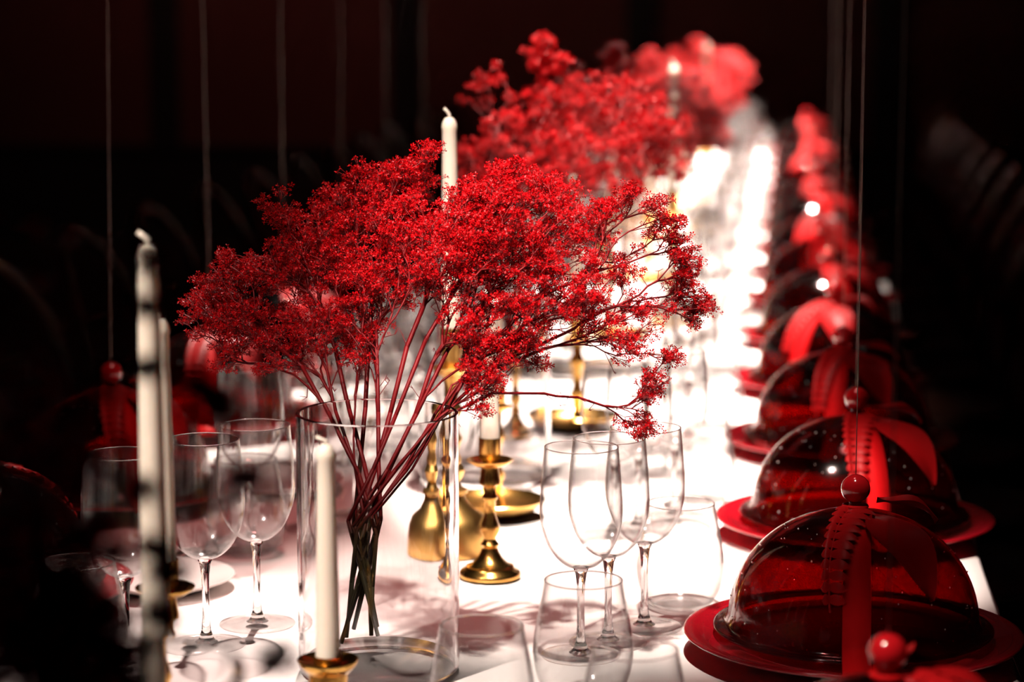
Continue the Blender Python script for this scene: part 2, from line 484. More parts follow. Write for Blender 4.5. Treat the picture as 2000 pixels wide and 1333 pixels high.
def smooth_prof(pts, n=22):
    P = [Vector((r, z)) for r, z in pts]; out = []
    Q = [P[0]] + P + [P[-1]]
    for i in range(1, len(Q) - 2):
        for k in range(4):
            t = k / 4; a, b_, c, d = Q[i - 1], Q[i], Q[i + 1], Q[i + 2]
            p = .5 * ((2 * b_) + (c - a) * t + (2 * a - 5 * b_ + 4 * c - d) * t * t + (3 * b_ - a - 3 * c + d) * t ** 3)
            out.append((max(.0003, p.x), p.y))
    out.append((P[-1].x, P[-1].y))
    return out

def make_wine_glass():
    g = thing('wine_glass', '', 'wine glass', (0, 0, 0), 0, 'wine glasses on the table')
    o = smooth_prof([(.006, .088), (.017, .0925), (.029, .105), (.0375, .125), (.0402, .143), (.0395, .165), (.0375, .188), (.0358, .207)])
    i = offs(o, .0009)
    rim = [(o[-1][0] - .0001, .2076), (i[-1][0] + .0001, .2076)]
    MB().lathe([(0, .088)] + o + rim + i[::-1] + [(0, .0895)], 48).build('bowl', 'glass', g)
    rt = o[-1][0] - .0004
    MB().tube([(rt * math.cos(a), rt * math.sin(a), .2076) for a in np.linspace(0, 2 * math.pi, 61)], .00055, 8, False).build('rim', 'glass_solid', g)
    st = [(.0115, .0045), (.0075, .008), (.0048, .016), (.0037, .03), (.0035, .055), (.0040, .072), (.0055, .083), (.008, .0895), (0, .0905)]
    MB().lathe([(0, .0045)] + st, 20).build('stem', 'glass_solid', g)
    MB().lathe([(0, .0006), (.034, .0006), (.0385, .001), (.039, .0018), (.0385, .0026), (.030, .0032), (.018, .0045), (.0115, .006), (0, .0075)], 48).build('foot', 'glass_foot', g)
    return g

def make_tumbler():
    o = smooth_prof([(.020, .0), (.030, .002), (.0405, .016), (.0455, .036), (.0458, .052), (.0425, .075), (.038, .097), (.0358, .110)])
    i = [p for p in offs(o, .0011)]
    i = [(r, max(z, .006)) for r, z in i]
    g = thing('stemless_tumbler', '', 'tumbler', (0, 0, 0), 0, 'stemless tumblers on the table')
    MB().lathe([(0, 0)] + o + [(o[-1][0] - .0001, .1106), (i[-1][0] + .0001, .1106)] + i[::-1] + [(0, .006)], 48).build('bowl', 'glass', g)
    rt = o[-1][0] - .0005
    MB().tube([(rt * math.cos(a), rt * math.sin(a), .1106) for a in np.linspace(0, 2 * math.pi, 61)], .0007, 8, False).build('rim', 'glass_solid', g)
    MB().lathe([(0, .0008), (.021, .001), (.024, .003), (.020, .0050), (0, .0054)], 32).build('base', 'glass_foot', g)
    return g

# ------------------------------------------------------------------ candles and candlesticks
def make_candle(h, r0, r1, bend=(-.005, .0, .010), seg=28):
    """tapered dinner candle with a bent waxed wick; origin at its foot"""
    c = thing('taper_candle', '', 'candle', (0, 0, 0), 0, 'ivory taper candles')
    prof = [(0, 0), (r0 * .96, 0), (r0, .002)]
    for u in np.linspace(.05, .94, 8): prof.append((r0 + (r1 - r0) * u, h * u))
    tip = r1 * 1.9
    for a in np.linspace(.15, 1, 8): prof.append((r1 * math.cos(a * math.pi / 2) ** .8 + .0012, h * .94 + tip * math.sin(a * math.pi / 2)))
    top = h * .94 + tip
    prof.append((0, top + .0005))
    MB().lathe(prof, seg).build('wax_body', 'wax', c)
    MB().tube([(0, 0, top - .003), (0, 0, top + .003), (bend[0] * .5, bend[1] * .5, top + bend[2] * .65), (bend[0] * 1.2, bend[1] * 1.2, top + bend[2])], [.0022, .0019, .0017, .0016], 8).build('wick', 'wick', c)
    return c

def turned(name, base, stem, pan, socket, mat='brass', cat='candlestick', seg=40, label=''):
    c = thing(name, label, cat, (0, 0, 0), 0, 'brass candle holders')
    for nm, pr in (('base', base), ('stem', stem), ('drip_pan', pan), ('socket', socket)):
        if pr: sharp(MB().lathe(pr, seg).build(nm, mat, c), 50)
    return c

def make_small_stick():        # 15 cm, round foot, slim turned stem, drip pan
    return turned('brass_candlestick',
        [(0, 0), (.034, 0), (.0345, .003), (.033, .006), (.028, .008), (.0265, .0115), (.021, .013), (.0135, .021), (.010, .028), (.0085, .032), (0, .032)],
        [(0, .031), (.0085, .032), (.0105, .036), (.0075, .040), (.0065, .043), (.0115, .052), (.0095, .060), (.0065, .068), (.0062, .085), (.0085, .087), (.0085, .090), (.0068, .093), (.0072, .101), (.0118, .104), (.0118, .108), (.0108, .112), (.0098, .121), (.0098, .126), (0, .126)],
        [(0, .1225), (.010, .1225), (.018, .125), (.0255, .130), (.026, .1315), (.0245, .1315), (.017, .1275), (0, .1265)],
        [(0, .126), (.008, .127), (.0095, .131), (.012, .134), (.0118, .136), (.0125, .138), (.0125, .156), (.0115, .156), (.0112, .142), (0, .142)])

def make_low_holder():         # low cup holder with a flared pan
    return turned('brass_candle_cup',
        [(0, 0), (.034, 0), (.0345, .003), (.026, .010), (.018, .016), (0, .016)],
        [(0, .015), (.018, .016), (.012, .024), (.0115, .034), (.015, .042), (.0165, .058), (.017, .066), (0, .066)],
        [(0, .0655), (.017, .066), (.0235, .073), (.0262, .0775), (.0258, .079), (.0235, .0765), (.014, .072), (0, .071)],
        [(0, .071), (.0118, .0715), (.0124, .074), (.0124, .082), (.0114, .082), (.0112, .076), (0, .076)])

def make_bell_stick():         # tall stick with a bell-shaped foot
    return turned('brass_bell_candlestick',
        [(0, 0), (.0435, 0), (.044, .003), (.043, .022), (.041, .034), (.036, .044), (.024, .052), (.0165, .062), (.015, .068), (.0185, .070), (.0185, .074), (.012, .077), (0, .077)],
        [(0, .076), (.012, .077), (.009, .083), (.0135, .090), (.0155, .097), (.010, .104), (.0115, .110), (.0078, .118), (.0105, .127), (.0125, .134), (.0082, .142), (.0078, .158), (.012, .164), (.0125, .170), (.0078, .176), (.0085, .198), (.011, .205), (0, .206)],
        [(0, .204), (.011, .205), (.020, .212), (.022, .216), (.0205, .217), (.012, .212), (0, .211)],
        [(0, .211), (.010, .212), (.0095, .222), (.012, .232), (.0125, .262), (.0112, .262), (.011, .240), (0, .240)], 'brass_matte')

def make_dish_stick():         # wide saucer foot with a slim stem
    return turned('brass_saucer_candlestick',
        [(0, 0), (.040, 0), (.0425, .004), (.058, .013), (.062, .020), (.0605, .021), (.055, .016), (.038, .009), (.012, .010), (.010, .016), (0, .016)],
        [(0, .015), (.010, .016), (.0065, .024), (.0075, .040), (.012, .050), (.0075, .060), (.0068, .085), (.011, .096), (.0115, .102), (.0075, .110), (.008, .128), (0, .128)],
        [(0, .127), (.008, .128), (.019, .135), (.0195, .137), (.0175, .137), (0, .133)],
        [(0, .133), (.0095, .134), (.0125, .140), (.0125, .162), (.0114, .162), (.0112, .146), (0, .146)])

# ------------------------------------------------------------------ vases
def make_vase():
    R, Hh = .0765, .250
    v = thing('cylinder_vase', '', 'vase', (0, 0, 0), 0, 'clear glass vases of flowers')
    prof = [(R - .004, .0005), (R - .001, .003), (R, .006), (R, .009), (R, Hh - .003), (R, Hh - .001), (R - .0012, Hh), (R - .0028, Hh), (R - .004, Hh - .001), (R - .004, Hh - .003), (R - .004, .004), (R - .004, .0005)]
    sharp(MB().lathe(prof, 96).build('wall', 'vase_glass', v), 50)
    q = R - .0044
    sharp(MB().lathe([(0, 0), (q - .002, 0), (q, .002), (q, .012), (q - .003, .0145), (0, .015)], 80).build('base', 'glass_foot', v), 50)
    return v

# ------------------------------------------------------------------ flower sprigs
def floret_template():
    v = [(0, 0, .0)]; t = []
    for k in range(5):
        a = 2 * math.pi * k / 5
        def pp(r, da, z): return (r * math.cos(a + da), r * math.sin(a + da), z)
        n = len(v)
        v += [pp(.55, -.42, .42), pp(1.0, -.10, .60), pp(.86, .34, .40), pp(.25, .0, .05)]
        t += [(n + 3, n, n + 1), (n + 3, n + 1, n + 2)]
    n = len(v)
    v += [(.22, 0, .05), (-.11, .19, .05), (-.11, -.19, .05), (0, 0, -.75)]
    t += [(n, n + 1, n + 3), (n + 1, n + 2, n + 3), (n + 2, n, n + 3), (n, n + 2, n + 1)]
    return np.array(v), np.array(t)
FV, FT = floret_template()

def rand_rot(rng, n, up=None):
    q = rng.normal(size=(n, 4)); q /= np.linalg.norm(q, axis=1)[:, None]
    w, x, y, z = q.T
    return np.stack([np.stack([1 - 2 * (y * y + z * z), 2 * (x * y - z * w), 2 * (x * z + y * w)], 1),
                     np.stack([2 * (x * y + z * w), 1 - 2 * (x * x + z * z), 2 * (y * z - x * w)], 1),
                     np.stack([2 * (x * z - y * w), 2 * (y * z + x * w), 1 - 2 * (x * x + y * y)], 1)], 1)

def make_sprig(rng, targets, trunk, per=15, fr=.0023, clr=.0085, rtip=.00042, sides=4, parent=None):
    """one branching spray: trunk is a polyline, targets are the heads; returns (stem mesh, floret mesh)"""
    pos = [np.array(p, float) for p in trunk]; par = [-1] + list(range(len(trunk) - 1))
    plen = [0.0]
    for i in range(1, len(pos)): plen.append(plen[-1] + np.linalg.norm(pos[i] - pos[i - 1]))
    first = max(2, len(trunk) - 4)                       # no side shoots below the vase mouth
    plen0 = np.array(plen)
    T = np.array(targets); ref = pos[first]
    order = np.argsort(np.linalg.norm(T - ref, axis=1) + rng.rand(len(T)) * .03)
    tips = []
    okn = [i >= first for i in range(len(pos))]
    for ti in order:
        tg = T[ti]
        P = np.array(pos); d = np.linalg.norm(P - tg, axis=1)
        # direction of growth at every node
        cost = d + .76 * np.array(plen)
        G = np.array([pos[i] - pos[par[i]] if par[i] >= 0 else np.array([0, 0, 1.]) for i in range(len(pos))])
        G /= np.linalg.norm(G, axis=1)[:, None] + 1e-9
        cosang = ((tg - P) * G).sum(1) / (d + 1e-9)
        cost = cost + np.where(cosang < .35, .05 * (1 - cosang), 0)
        cost[~np.array(okn)] = 9
        j = int(np.argmin(cost))
        L = d[j]
        ns = max(2, min(7, int(L / .014) + 1))
        g = G[j]; p0 = pos[j]
        c1 = p0 + g * L * .45 + rng.normal(size=3) * L * .05
        prev = j
        for k in range(1, ns + 1):
            u = k / ns
            q = (1 - u) ** 2 * p0 + 2 * u * (1 - u) * c1 + u * u * tg
            if k < ns: q = q + rng.normal(size=3) * .0012
            pos.append(q); par.append(prev); plen.append(plen[prev] + np.linalg.norm(q - pos[prev])); okn.append(True)
            prev = len(pos) - 1
        tips.append(prev)
    n = len(pos); cnt = np.zeros(n)
    for t_ in tips:
        i = t_
        while i >= 0:
            cnt[i] += 1; i = par[i]
    # micro twigs inside every head
    fpos = []; fdir = []; seg_a = []; seg_b = []; seg_ra = []; seg_rb = []
    for t_ in tips:
        base = pos[t_]; g = pos[t_] - pos[par[t_]]; g = g / (np.linalg.norm(g) + 1e-9)
        k = max(4, int(per * (.6 + .8 * rng.rand())))
        off = rng.normal(size=(k, 3)); off /= np.linalg.norm(off, axis=1)[:, None]
        off = off * (rng.rand(k, 1) ** .4) * clr * (.7 + .6 * rng.rand()) * np.array([1.25, 1.25, .8])
        pts = base + off + g * clr * .5
        fpos.append(pts); fdir.append(off + g * .004)
        hub = base - g * clr * .5
        for q in pts[::3]:
            seg_a.append(hub); seg_b.append(q); seg_ra.append(rtip * .8); seg_rb.append(rtip * .6)
    rad = rtip * np.maximum(cnt, 1) ** .34
    for i in range(1, n):
        if cnt[i] == 0 and i >= len(trunk): continue
        a = par[i]
        seg_a.append(pos[a]); seg_b.append(pos[i])
        seg_ra.append(rad[a] if par[a] >= 0 and cnt[a] < cnt[i] * 3 else rad[i]); seg_rb.append(rad[i])
    # bare little twiglets on the stems
    cand = [i for i in range(5, n) if cnt[i] > 2 and pos[i][2] > .15]
    for i in rng.choice(cand, min(len(cand), 26), replace=False) if cand else []:
        p = pos[i]; g = pos[i] - pos[par[i]]; g = g / (np.linalg.norm(g) + 1e-9)
        q = p + g * .006 + rng.normal(size=3) * .006
        seg_a.append(p); seg_b.append(q); seg_ra.append(rtip); seg_rb.append(rtip * .7)
        for _ in range(3):
            e = q + g * .002 + rng.normal(size=3) * .0022
            seg_a.append(q); seg_b.append(e); seg_ra.append(rtip * .9); seg_rb.append(rtip * .5)
    A = np.array(seg_a); B = np.array(seg_b); ra = np.array(seg_ra); rb = np.array(seg_rb)
    d = B - A; L = np.linalg.norm(d, axis=1)[:, None] + 1e-9; d = d / L
    B = B + d * np.minimum(.0006, L * .1)
    ref = np.where(np.abs(d[:, :1]) < .8, np.array([[1., 0, 0]]), np.array([[0, 1., 0]]))
    u = np.cross(d, ref); u /= np.linalg.norm(u, axis=1)[:, None]; w = np.cross(d, u)
    ns_ = len(A); verts = np.zeros((ns_, sides * 2, 3))
    for k in range(sides):
        an = 2 * math.pi * k / sides
        o = u * math.cos(an) + w * math.sin(an)
        verts[:, k] = A + o * ra[:, None]; verts[:, sides + k] = B + o * rb[:, None]
    tri = []
    for k in range(sides):
        k2 = (k + 1) % sides
        tri += [(k, k2, sides + k2), (k, sides + k2, sides + k)]
    for k in range(1, sides - 1): tri.append((sides, sides + k, sides + k + 1))
    tri = np.array(tri)
    tris = (tri[None] + (np.arange(ns_) * sides * 2)[:, None, None]).reshape(-1, 3)
    stem_me = np_mesh('stem', verts.reshape(-1, 3), tris, 'stem', True)
    fp = np.concatenate(fpos); nf = len(fp)
    R = rand_rot(rng, nf)
    sc = fr * (.7 + .6 * rng.rand(nf))
    FVv = np.einsum('nij,vj->nvi', R, FV) * sc[:, None, None] + fp[:, None, :]
    ft = (FT[None] + (np.arange(nf) * len(FV))[:, None, None]).reshape(-1, 3)
    fl_me = np_mesh('florets', FVv.reshape(-1, 3), ft, 'floret')
    return stem_me, fl_me

def lobes_to_targets(rng, lobes, dens):
    """lobes: (x, y, z, rx, ry, rz) ellipsoids in metres about the vase foot"""
    out = []
    for (x, y, z, rx, ry, rz, w) in lobes:
        k = max(2, int(dens * w * (rx * rz) / (.04 * .04)))
        p = rng.normal(size=(k, 3)); p /= np.linalg.norm(p, axis=1)[:, None]
        p = p * (rng.rand(k, 1) ** (1 / 2.6))
        out.append(np.array([x, y, z]) + p * np.array([rx, ry, rz]))
    return np.concatenate(out)

def make_bouquet(seed, lobes, anchors, loc, labels, dens, per, fr, clr, foot=None, rtip=.00042, sides=4, group=''):
    """anchors: one direction point per sprig; targets go to the sprig whose anchor is nearest"""
    rng = np.random.RandomState(seed)
    T = lobes_to_targets(rng, lobes, dens)
    A = np.array(anchors)
    near = np.argmin(np.linalg.norm(T[:, None] - A[None], axis=2) + rng.rand(len(T), len(A)) * .02, axis=1)
    made = []
    for i in range(len(A)):
        tg = T[near == i]
        if len(tg) < 2: tg = A[i:i + 1] + rng.normal(size=(3, 3)) * .01
        cen = tg.mean(0)
        ft = np.array([-.035 + .045 * rng.rand(), -.02 + .04 * rng.rand(), .020 + .03 * rng.rand()])
        if foot is not None: ft = np.array(foot[i % len(foot)])
        ga = np.array([-.012 + .016 * rng.normal() * .5, .012 * rng.normal(), .125 + .02 * rng.rand()])
        dirn = cen - ga
        mouth = ga + dirn * ((.226 - ga[2]) / max(.05, dirn[2])) if dirn[2] > .08 else ga + np.array([.05, 0, .09])
        lim = .062; rr = math.hypot(mouth[0], mouth[1])
        if rr > lim: mouth[:2] *= lim / rr
        mouth[2] = .238
        mid = mouth + (cen - mouth) * .25 + np.array([0, 0, .02]); far = mouth + (cen - mouth) * .5 + np.array([0, 0, .016])
        pts = [ft, ft + (ga - ft) * .5 + rng.normal(size=3) * .003, ga, ga + (mouth - ga) * .5 + rng.normal(size=3) * .003, mouth, mid, far]
        sm, fm = make_sprig(rng, tg, pts, per, fr, clr, rtip, sides)
        s = thing('dried_flower_sprig', labels[i], 'dried flower', loc, 0, group)
        link('stem', sm, s)
        tag(link('florets', fm, s), kind='stuff')
        made.append(s)
    return made

# ------------------------------------------------------------------ bouquet shapes (metres about each vase foot: x, y, z, radii, weight)
LOBE_V1 = [(0.121, 0.073, 0.412, 0.069, 0.061, 0.054, 1.2), (0.072, 0.064, 0.388, 0.054, 0.054, 0.049, 1.2), (0.162, 0.06, 0.36, 0.054, 0.052, 0.044, 1), (0.105, 0.038, 0.322, 0.049, 0.046, 0.034, 1.1), (0.187, 0.112, 0.419, 0.035, 0.038, 0.025, 1), (0.082, 0.103, 0.434, 0.03, 0.038, 0.03, 1.2), (0.117, 0.11, 0.459, 0.03, 0.032, 0.014, 1.3), (0.159, 0.113, 0.444, 0.025, 0.03, 0.015, 1.2), (0.099, 0.009, 0.27, 0.022, 0.033, 0.027, 1.3), (0.13, 0.037, 0.298, 0.034, 0.034, 0.017, 0.9), (0.237, 0.111, 0.44, 0.016, 0.026, 0.013, 1.5), (0.262, 0.111, 0.42, 0.018, 0.03, 0.021, 1.4), (0.28, 0.108, 0.383, 0.016, 0.029, 0.021, 1.5), (0.221, 0.1, 0.381, 0.025, 0.034, 0.025, 0.7), (0.296, 0.103, 0.336, 0.017, 0.027, 0.016, 1.4), (0.245, 0.076, 0.332, 0.03, 0.034, 0.02, 0.7), (0.275, 0.074, 0.295, 0.012, 0.023, 0.01, 1.2), (0.233, 0.07, 0.3, 0.02, 0.028, 0.015, 0.9), (0.256, 0.057, 0.265, 0.01, 0.026, 0.02, 1.6), (0.251, 0.051, 0.228, 0.012, 0.025, 0.015, 1.6), (0.201, 0.069, 0.319, 0.03, 0.035, 0.025, 0.6), (0.23, 0.049, 0.231, 0.006, 0.02, 0.004, 2), (0.283, 0.104, 0.356, 0.015, 0.028, 0.02, 1.2), (-0.014, 0.164, 0.446, 0.046, 0.042, 0.026, 1.2), (0.025, 0.154, 0.481, 0.011, 0.023, 0.011, 1.6), (0.007, 0.159, 0.465, 0.018, 0.027, 0.013, 1.3), (-0.05, 0.158, 0.428, 0.036, 0.036, 0.021, 1.2), (-0.073, 0.141, 0.404, 0.046, 0.042, 0.026, 1.2), (-0.117, 0.11, 0.432, 0.01, 0.023, 0.011, 1.5), (-0.108, 0.109, 0.417, 0.015, 0.025, 0.013, 1.3), (-0.089, 0.114, 0.37, 0.056, 0.049, 0.036, 1.2), (-0.155, 0.105, 0.358, 0.041, 0.042, 0.031, 1.1), (-0.184, 0.107, 0.324, 0.028, 0.037, 0.031, 1), (-0.137, 0.09, 0.311, 0.046, 0.043, 0.028, 1.1), (-0.055, 0.07, 0.315, 0.05, 0.045, 0.03, 1.1), (-0.011, 0.08, 0.355, 0.045, 0.045, 0.035, 1.1), (0.015, 0.111, 0.408, 0.045, 0.045, 0.035, 1.2), (-0.104, 0.07, 0.284, 0.03, 0.033, 0.018, 0.9), (-0.027, 0.049, 0.293, 0.03, 0.032, 0.015, 0.7), (-0.161, 0.084, 0.286, 0.023, 0.03, 0.018, 0.8)]
LOBE_A1 = [(-0.112, 0.125, 0.395), (-0.174, 0.097, 0.32), (-0.084, 0.086, 0.308), (-0.023, 0.152, 0.439), (-0.011, 0.08, 0.355), (0.059, 0.086, 0.411), (0.122, 0.109, 0.444), (0.094, 0.05, 0.34), (0.16, 0.076, 0.398), (0.172, 0.06, 0.35), (0.103, 0.01, 0.272), (0.252, 0.11, 0.42), (0.283, 0.104, 0.356), (0.235, 0.073, 0.319), (0.253, 0.054, 0.243)]
LOBE_V2 = [(0.017, 0.068, 0.447, 0.048, 0.046, 0.034, 1.2), (-0.014, 0.096, 0.528, 0.019, 0.027, 0.014, 1.2), (-0.034, 0.09, 0.501, 0.021, 0.028, 0.015, 1), (0.055, 0.108, 0.486, 0.055, 0.049, 0.035, 1.2), (0.115, 0.136, 0.492, 0.056, 0.049, 0.035, 1.2), (0.106, 0.076, 0.434, 0.062, 0.054, 0.041, 1.2), (0.17, 0.143, 0.492, 0.049, 0.046, 0.035, 1.2), (0.188, 0.085, 0.434, 0.048, 0.048, 0.041, 1.2), (0.062, 0.036, 0.402, 0.075, 0.056, 0.034, 1.2), (0.142, 0.053, 0.388, 0.068, 0.051, 0.027, 1), (-0.032, 0.079, 0.426, 0.028, 0.034, 0.024, 1.2), (-0.029, 0.054, 0.386, 0.027, 0.033, 0.021, 1), (0.22, 0.114, 0.466, 0.034, 0.043, 0.041, 1), (0.229, 0.086, 0.407, 0.027, 0.036, 0.027, 0.9)]
LOBE_B2 = [(0.056, 0.108, 0.574), (0.044, 0.104, 0.555), (0.06, 0.105, 0.553), (0.048, 0.102, 0.543), (0.081, 0.107, 0.55), (0.072, 0.104, 0.535), (0.059, 0.101, 0.528)]
LOBE_A2 = [(-0.02, 0.093, 0.514), (-0.009, 0.06, 0.413), (0.058, 0.106, 0.541), (0.069, 0.106, 0.459), (0.115, 0.136, 0.492), (0.108, 0.051, 0.401), (0.177, 0.132, 0.486), (0.215, 0.086, 0.42)]
LOBE_P0 = [(0.066, -0.145, 0.505), (0.064, -0.149, 0.482), (0.068, -0.148, 0.485), (0.066, -0.153, 0.45), (0.116, -0.155, 0.398), (0.061, -0.163, 0.39), (0.07, -0.166, 0.361), (0.076, -0.167, 0.349), (0.078, -0.167, 0.346), (0.073, -0.17, 0.329), (0.068, -0.171, 0.328), (0.081, -0.169, 0.328), (0.094, -0.152, 0.438), (0.102, -0.152, 0.434), (0.089, -0.152, 0.442), (0.105, -0.152, 0.432), (0.132, -0.167, 0.306)]
LOBE_L0 = [(-0.013, -0.094, 0.502, 0.033, 0.039, 0.033, 0.5), (0.005, -0.102, 0.432, 0.027, 0.036, 0.03, 0.5), (-0.011, -0.111, 0.381, 0.03, 0.038, 0.033, 0.5), (0.011, -0.114, 0.346, 0.019, 0.033, 0.03, 0.5), (0.007, -0.12, 0.306, 0.03, 0.036, 0.027, 0.5), (0.029, -0.104, 0.4, 0.011, 0.025, 0.016, 0.5), (0.026, -0.119, 0.301, 0.016, 0.027, 0.016, 0.5), (-0.044, -0.105, 0.448, 0.033, 0.048, 0.054, 0.5)]


SP1 = ['red dried sprig reaching to the upper left, with a small peaked tip above the canopy',
       'leftmost dim red sprig in the middle vase, spreading behind the speckled candle',
       'dark red sprig hanging low on the left above the sharp pair of wine glasses',
       'shadowed red sprig rising to the topmost point of the middle bouquet, beside the far candle',
       'bright red sprig left of centre, above the short front candle',
       'dense red sprig filling the heart of the middle bouquet, just right of the far candle',
       'bright red sprig forming the rounded crest right of the far candle',
       'thick red sprig low in the centre with many bare stems beneath it',
       'bright red sprig right of the crest, spreading over the far brass stem',
       'airy red sprig in the right half of the bouquet with pale gaps between heads',
       'small low red cluster just above the right edge of the vase rim',
       'dark silhouetted sprig at the upper right corner of the middle bouquet',
       'dark silhouetted sprig reaching farthest to the right over the bright glassware',
       'loose red sprig on thin arching twigs above the three sharp wine glasses',
       'long arching red sprig whose tip droops down over the rims of the wine glasses']
FEET1 = [(-.034, -.02, .022), (-.006, -.01, .028), (-.030, -.012, .026), (-.002, .0, .034), (-.026, .004, .03), (-.010, .012, .034), (.002, -.018, .03)]
make_bouquet(11, LOBE_V1, LOBE_A1, (-.385, 2.24, TZ), SP1, 60, 20, .0027, .0092, FEET1, group='sprigs in the middle vase')

SP2 = ['blurred red sprig with a pointed tip, left end of the second bouquet',
       'blurred red sprig low beside the far white candle',
       'blurred red sprig topped by a loose tuft of round heads, highest of the second bouquet',
       'blurred red sprig below the tuft of round heads',
       'blurred bright red sprig along the crest of the second bouquet',
       'blurred red sprig low in the second bouquet, right behind the sharp crest',
       'blurred bright red sprig at the upper right of the second bouquet',
       'blurred red sprig at the right end of the second bouquet beside the bright glasses']
LOBE_V2b = LOBE_V2 + [(x, y, z, .005, .004, .005, 16) for x, y, z in LOBE_B2]
sprigs2 = make_bouquet(5, LOBE_V2b, LOBE_A2, (-.385, 3.15, TZ), SP2, 30, 16, .0034, .0095, None, sides=3, group='sprigs in the vases farther down the table')
WHICH = ['third', 'fourth', 'fifth', 'sixth', 'seventh', 'eighth']
SPOTS2 = ['left', 'low left', 'tall', 'inner', 'crest', 'low front', 'upper right', 'right end']
for n, (y, rz, sc) in enumerate([(4.06, .06, 1.0), (4.97, -.12, 1.0), (5.88, .1, 1.0), (6.79, -.05, 1.0), (7.70, .1, 1.0), (8.61, 0, 1.0)]):
    for k, s in enumerate(sprigs2):
        if n >= 3 and k in (0, 3, 5): continue
        copy_tree(s, 'soft red sprig, %s part of the %s bouquet down the table' % (SPOTS2[k], WHICH[n]), (-.385 + .04 * (n == 0), y, TZ), rz, (sc, sc, [.95, .86, .86, .82, .82, .82][n]))

SP0 = ['black out-of-focus sprig crossing the tips of the two near candles',
       'black out-of-focus sprig with one long bud beside the near candles',
       'black out-of-focus sprig speckling the lower part of the near candles',
       'black out-of-focus sprig filling the upper left corner region',
       'black out-of-focus sprig at the left edge of the picture, halfway up',
       'black out-of-focus sprig low at the left edge of the picture']
LOBE_V0 = LOBE_L0 + [(x, y, z, .004, .004, .004, 34) for k, (x, y, z) in enumerate(LOBE_P0) if k not in (2, 8, 10, 11)]
A0 = [(.066, -.147, .49), (.098, -.152, .437), (.072, -.167, .35), (-.013, -.094, .5), (-.02, -.105, .41), (.01, -.118, .31)]
LOBE_V0 = LOBE_V0 + [(-.02, -.10, .40, .045, .05, .05, 3.5), (.0, -.11, .33, .035, .05, .04, 4.5), (-.02, -.11, .28, .045, .05, .03, 4.5), (-.05, -.1, .34, .04, .05, .06, 3.5), (.0, -.115, .30, .045, .04, .03, 11), (.028, -.115, .283, .028, .04, .018, 9)]
make_bouquet(8, LOBE_V0, A0, (-.385, 1.33, TZ), SP0, 14, 15, .0042, .0056, None, rtip=.00013, group='dark sprigs close to the camera')

# ------------------------------------------------------------------ vases
vase = make_vase(); vase.location = (-.380, 2.21, TZ)
vase['label'] = 'sharp clear cylinder vase holding the red sprigs, behind the short front candle'
copy_tree(vase, 'clear cylinder vase nearest the camera, mostly below the frame at the left', (-.385, 1.33, TZ))
VL = ['second', 'third', 'fourth', 'fifth', 'sixth', 'seventh', 'eighth']
for n, y in enumerate((3.15, 4.06, 4.97, 5.88, 6.79, 7.70, 8.61)):
    copy_tree(vase, 'blurred clear cylinder vase under the %s red bouquet down the table' % VL[n], (-.385 + .04 * (n == 1), y, TZ))

# ------------------------------------------------------------------ place settings, right side
NR = 16
RX = [.078, .070, .085, .080, .077, .075] + [.07] * 12
RY = [1.735] + [2.325 + .53 * k for k in range(17)]
RROT = [1.5, .0, .20, -.10, -.5, .3, .1, -.2, .3, .0, .2, -.3, .1, .2, 0, .1, 0, 0]
plate_me = make_plate()
cloche = make_cloche()
chair = make_chair()
wine = make_wine_glass()
tumb = make_tumbler()
def seat_word(i): return ORD[i]
def cord(x, y, z, dx, dy, label):
    c = MB().tube([(0, 0, 0), (dx * .5, dy * .5, (H - z) * .5), (dx, dy, H - z)], .00055, 6).build('hanging_cord', 'cord')
    c.location = (x, y, z); tag(c, label, 'cord', 'cords that lift the cloches')
def lay_setting(side, i, x, y, rz, first):
    sd = 'right' if side > 0 else 'left'
    w = seat_word(i)
    p = link('charger_plate', plate_me, None, (x, y, TZ))
    tag(p, 'round red plate under the %s cloche from the front, %s side' % (w, sd), 'plate', 'red plates under the cloches')
    lab = '%s red glass dome cloche from the front in the %s-hand row' % (w, sd)
    if side > 0 and i == 0: lab = 'nearest red cloche in the right-hand row, only its bright ball knob showing'
    if side > 0 and i == 1: lab = 'sharp red glass cloche with ribbon and leaf at the lower right'
    if side > 0 and i == 2: lab = 'second visible red cloche, lit orange on its ribbon, behind the sharp one'
    if first: cloche.location = (x, y, TZ); cloche.rotation_euler = (0, 0, rz); cloche['label'] = lab
    else: copy_tree(cloche, lab, (x, y, TZ), rz)
def place(proto, flag, label, loc, rz=0, sc=None):
    if not flag: 
        proto.location = loc; proto.rotation_euler = (0, 0, rz); proto['label'] = label; flag.append(1); return proto
    return copy_tree(proto, label, loc, rz, sc)
fw, ft_, fc = [], [], []
KZ = TZ + DZ + .118 + .007 + .0284 - .001
CD = [(.003, .02), (.0, -.01), (.0, .01), (.004, 0), (0, 0)]
for i in range(NR):
    lay_setting(1, i, RX[i], RY[i], RROT[i], i == 0)
    if i < 6: cord(RX[i], RY[i], KZ, CD[i % 5][0] + (.01 if i == 0 else 0), CD[i % 5][1], 'thin cord rising from the %s right-hand cloche' % ORD[i])
WN = ['nearest', 'middle', 'farthest']
WOFF = [(-.263, -.047), (-.240, .003), (-.208, .065)]
jr = random.Random(3)
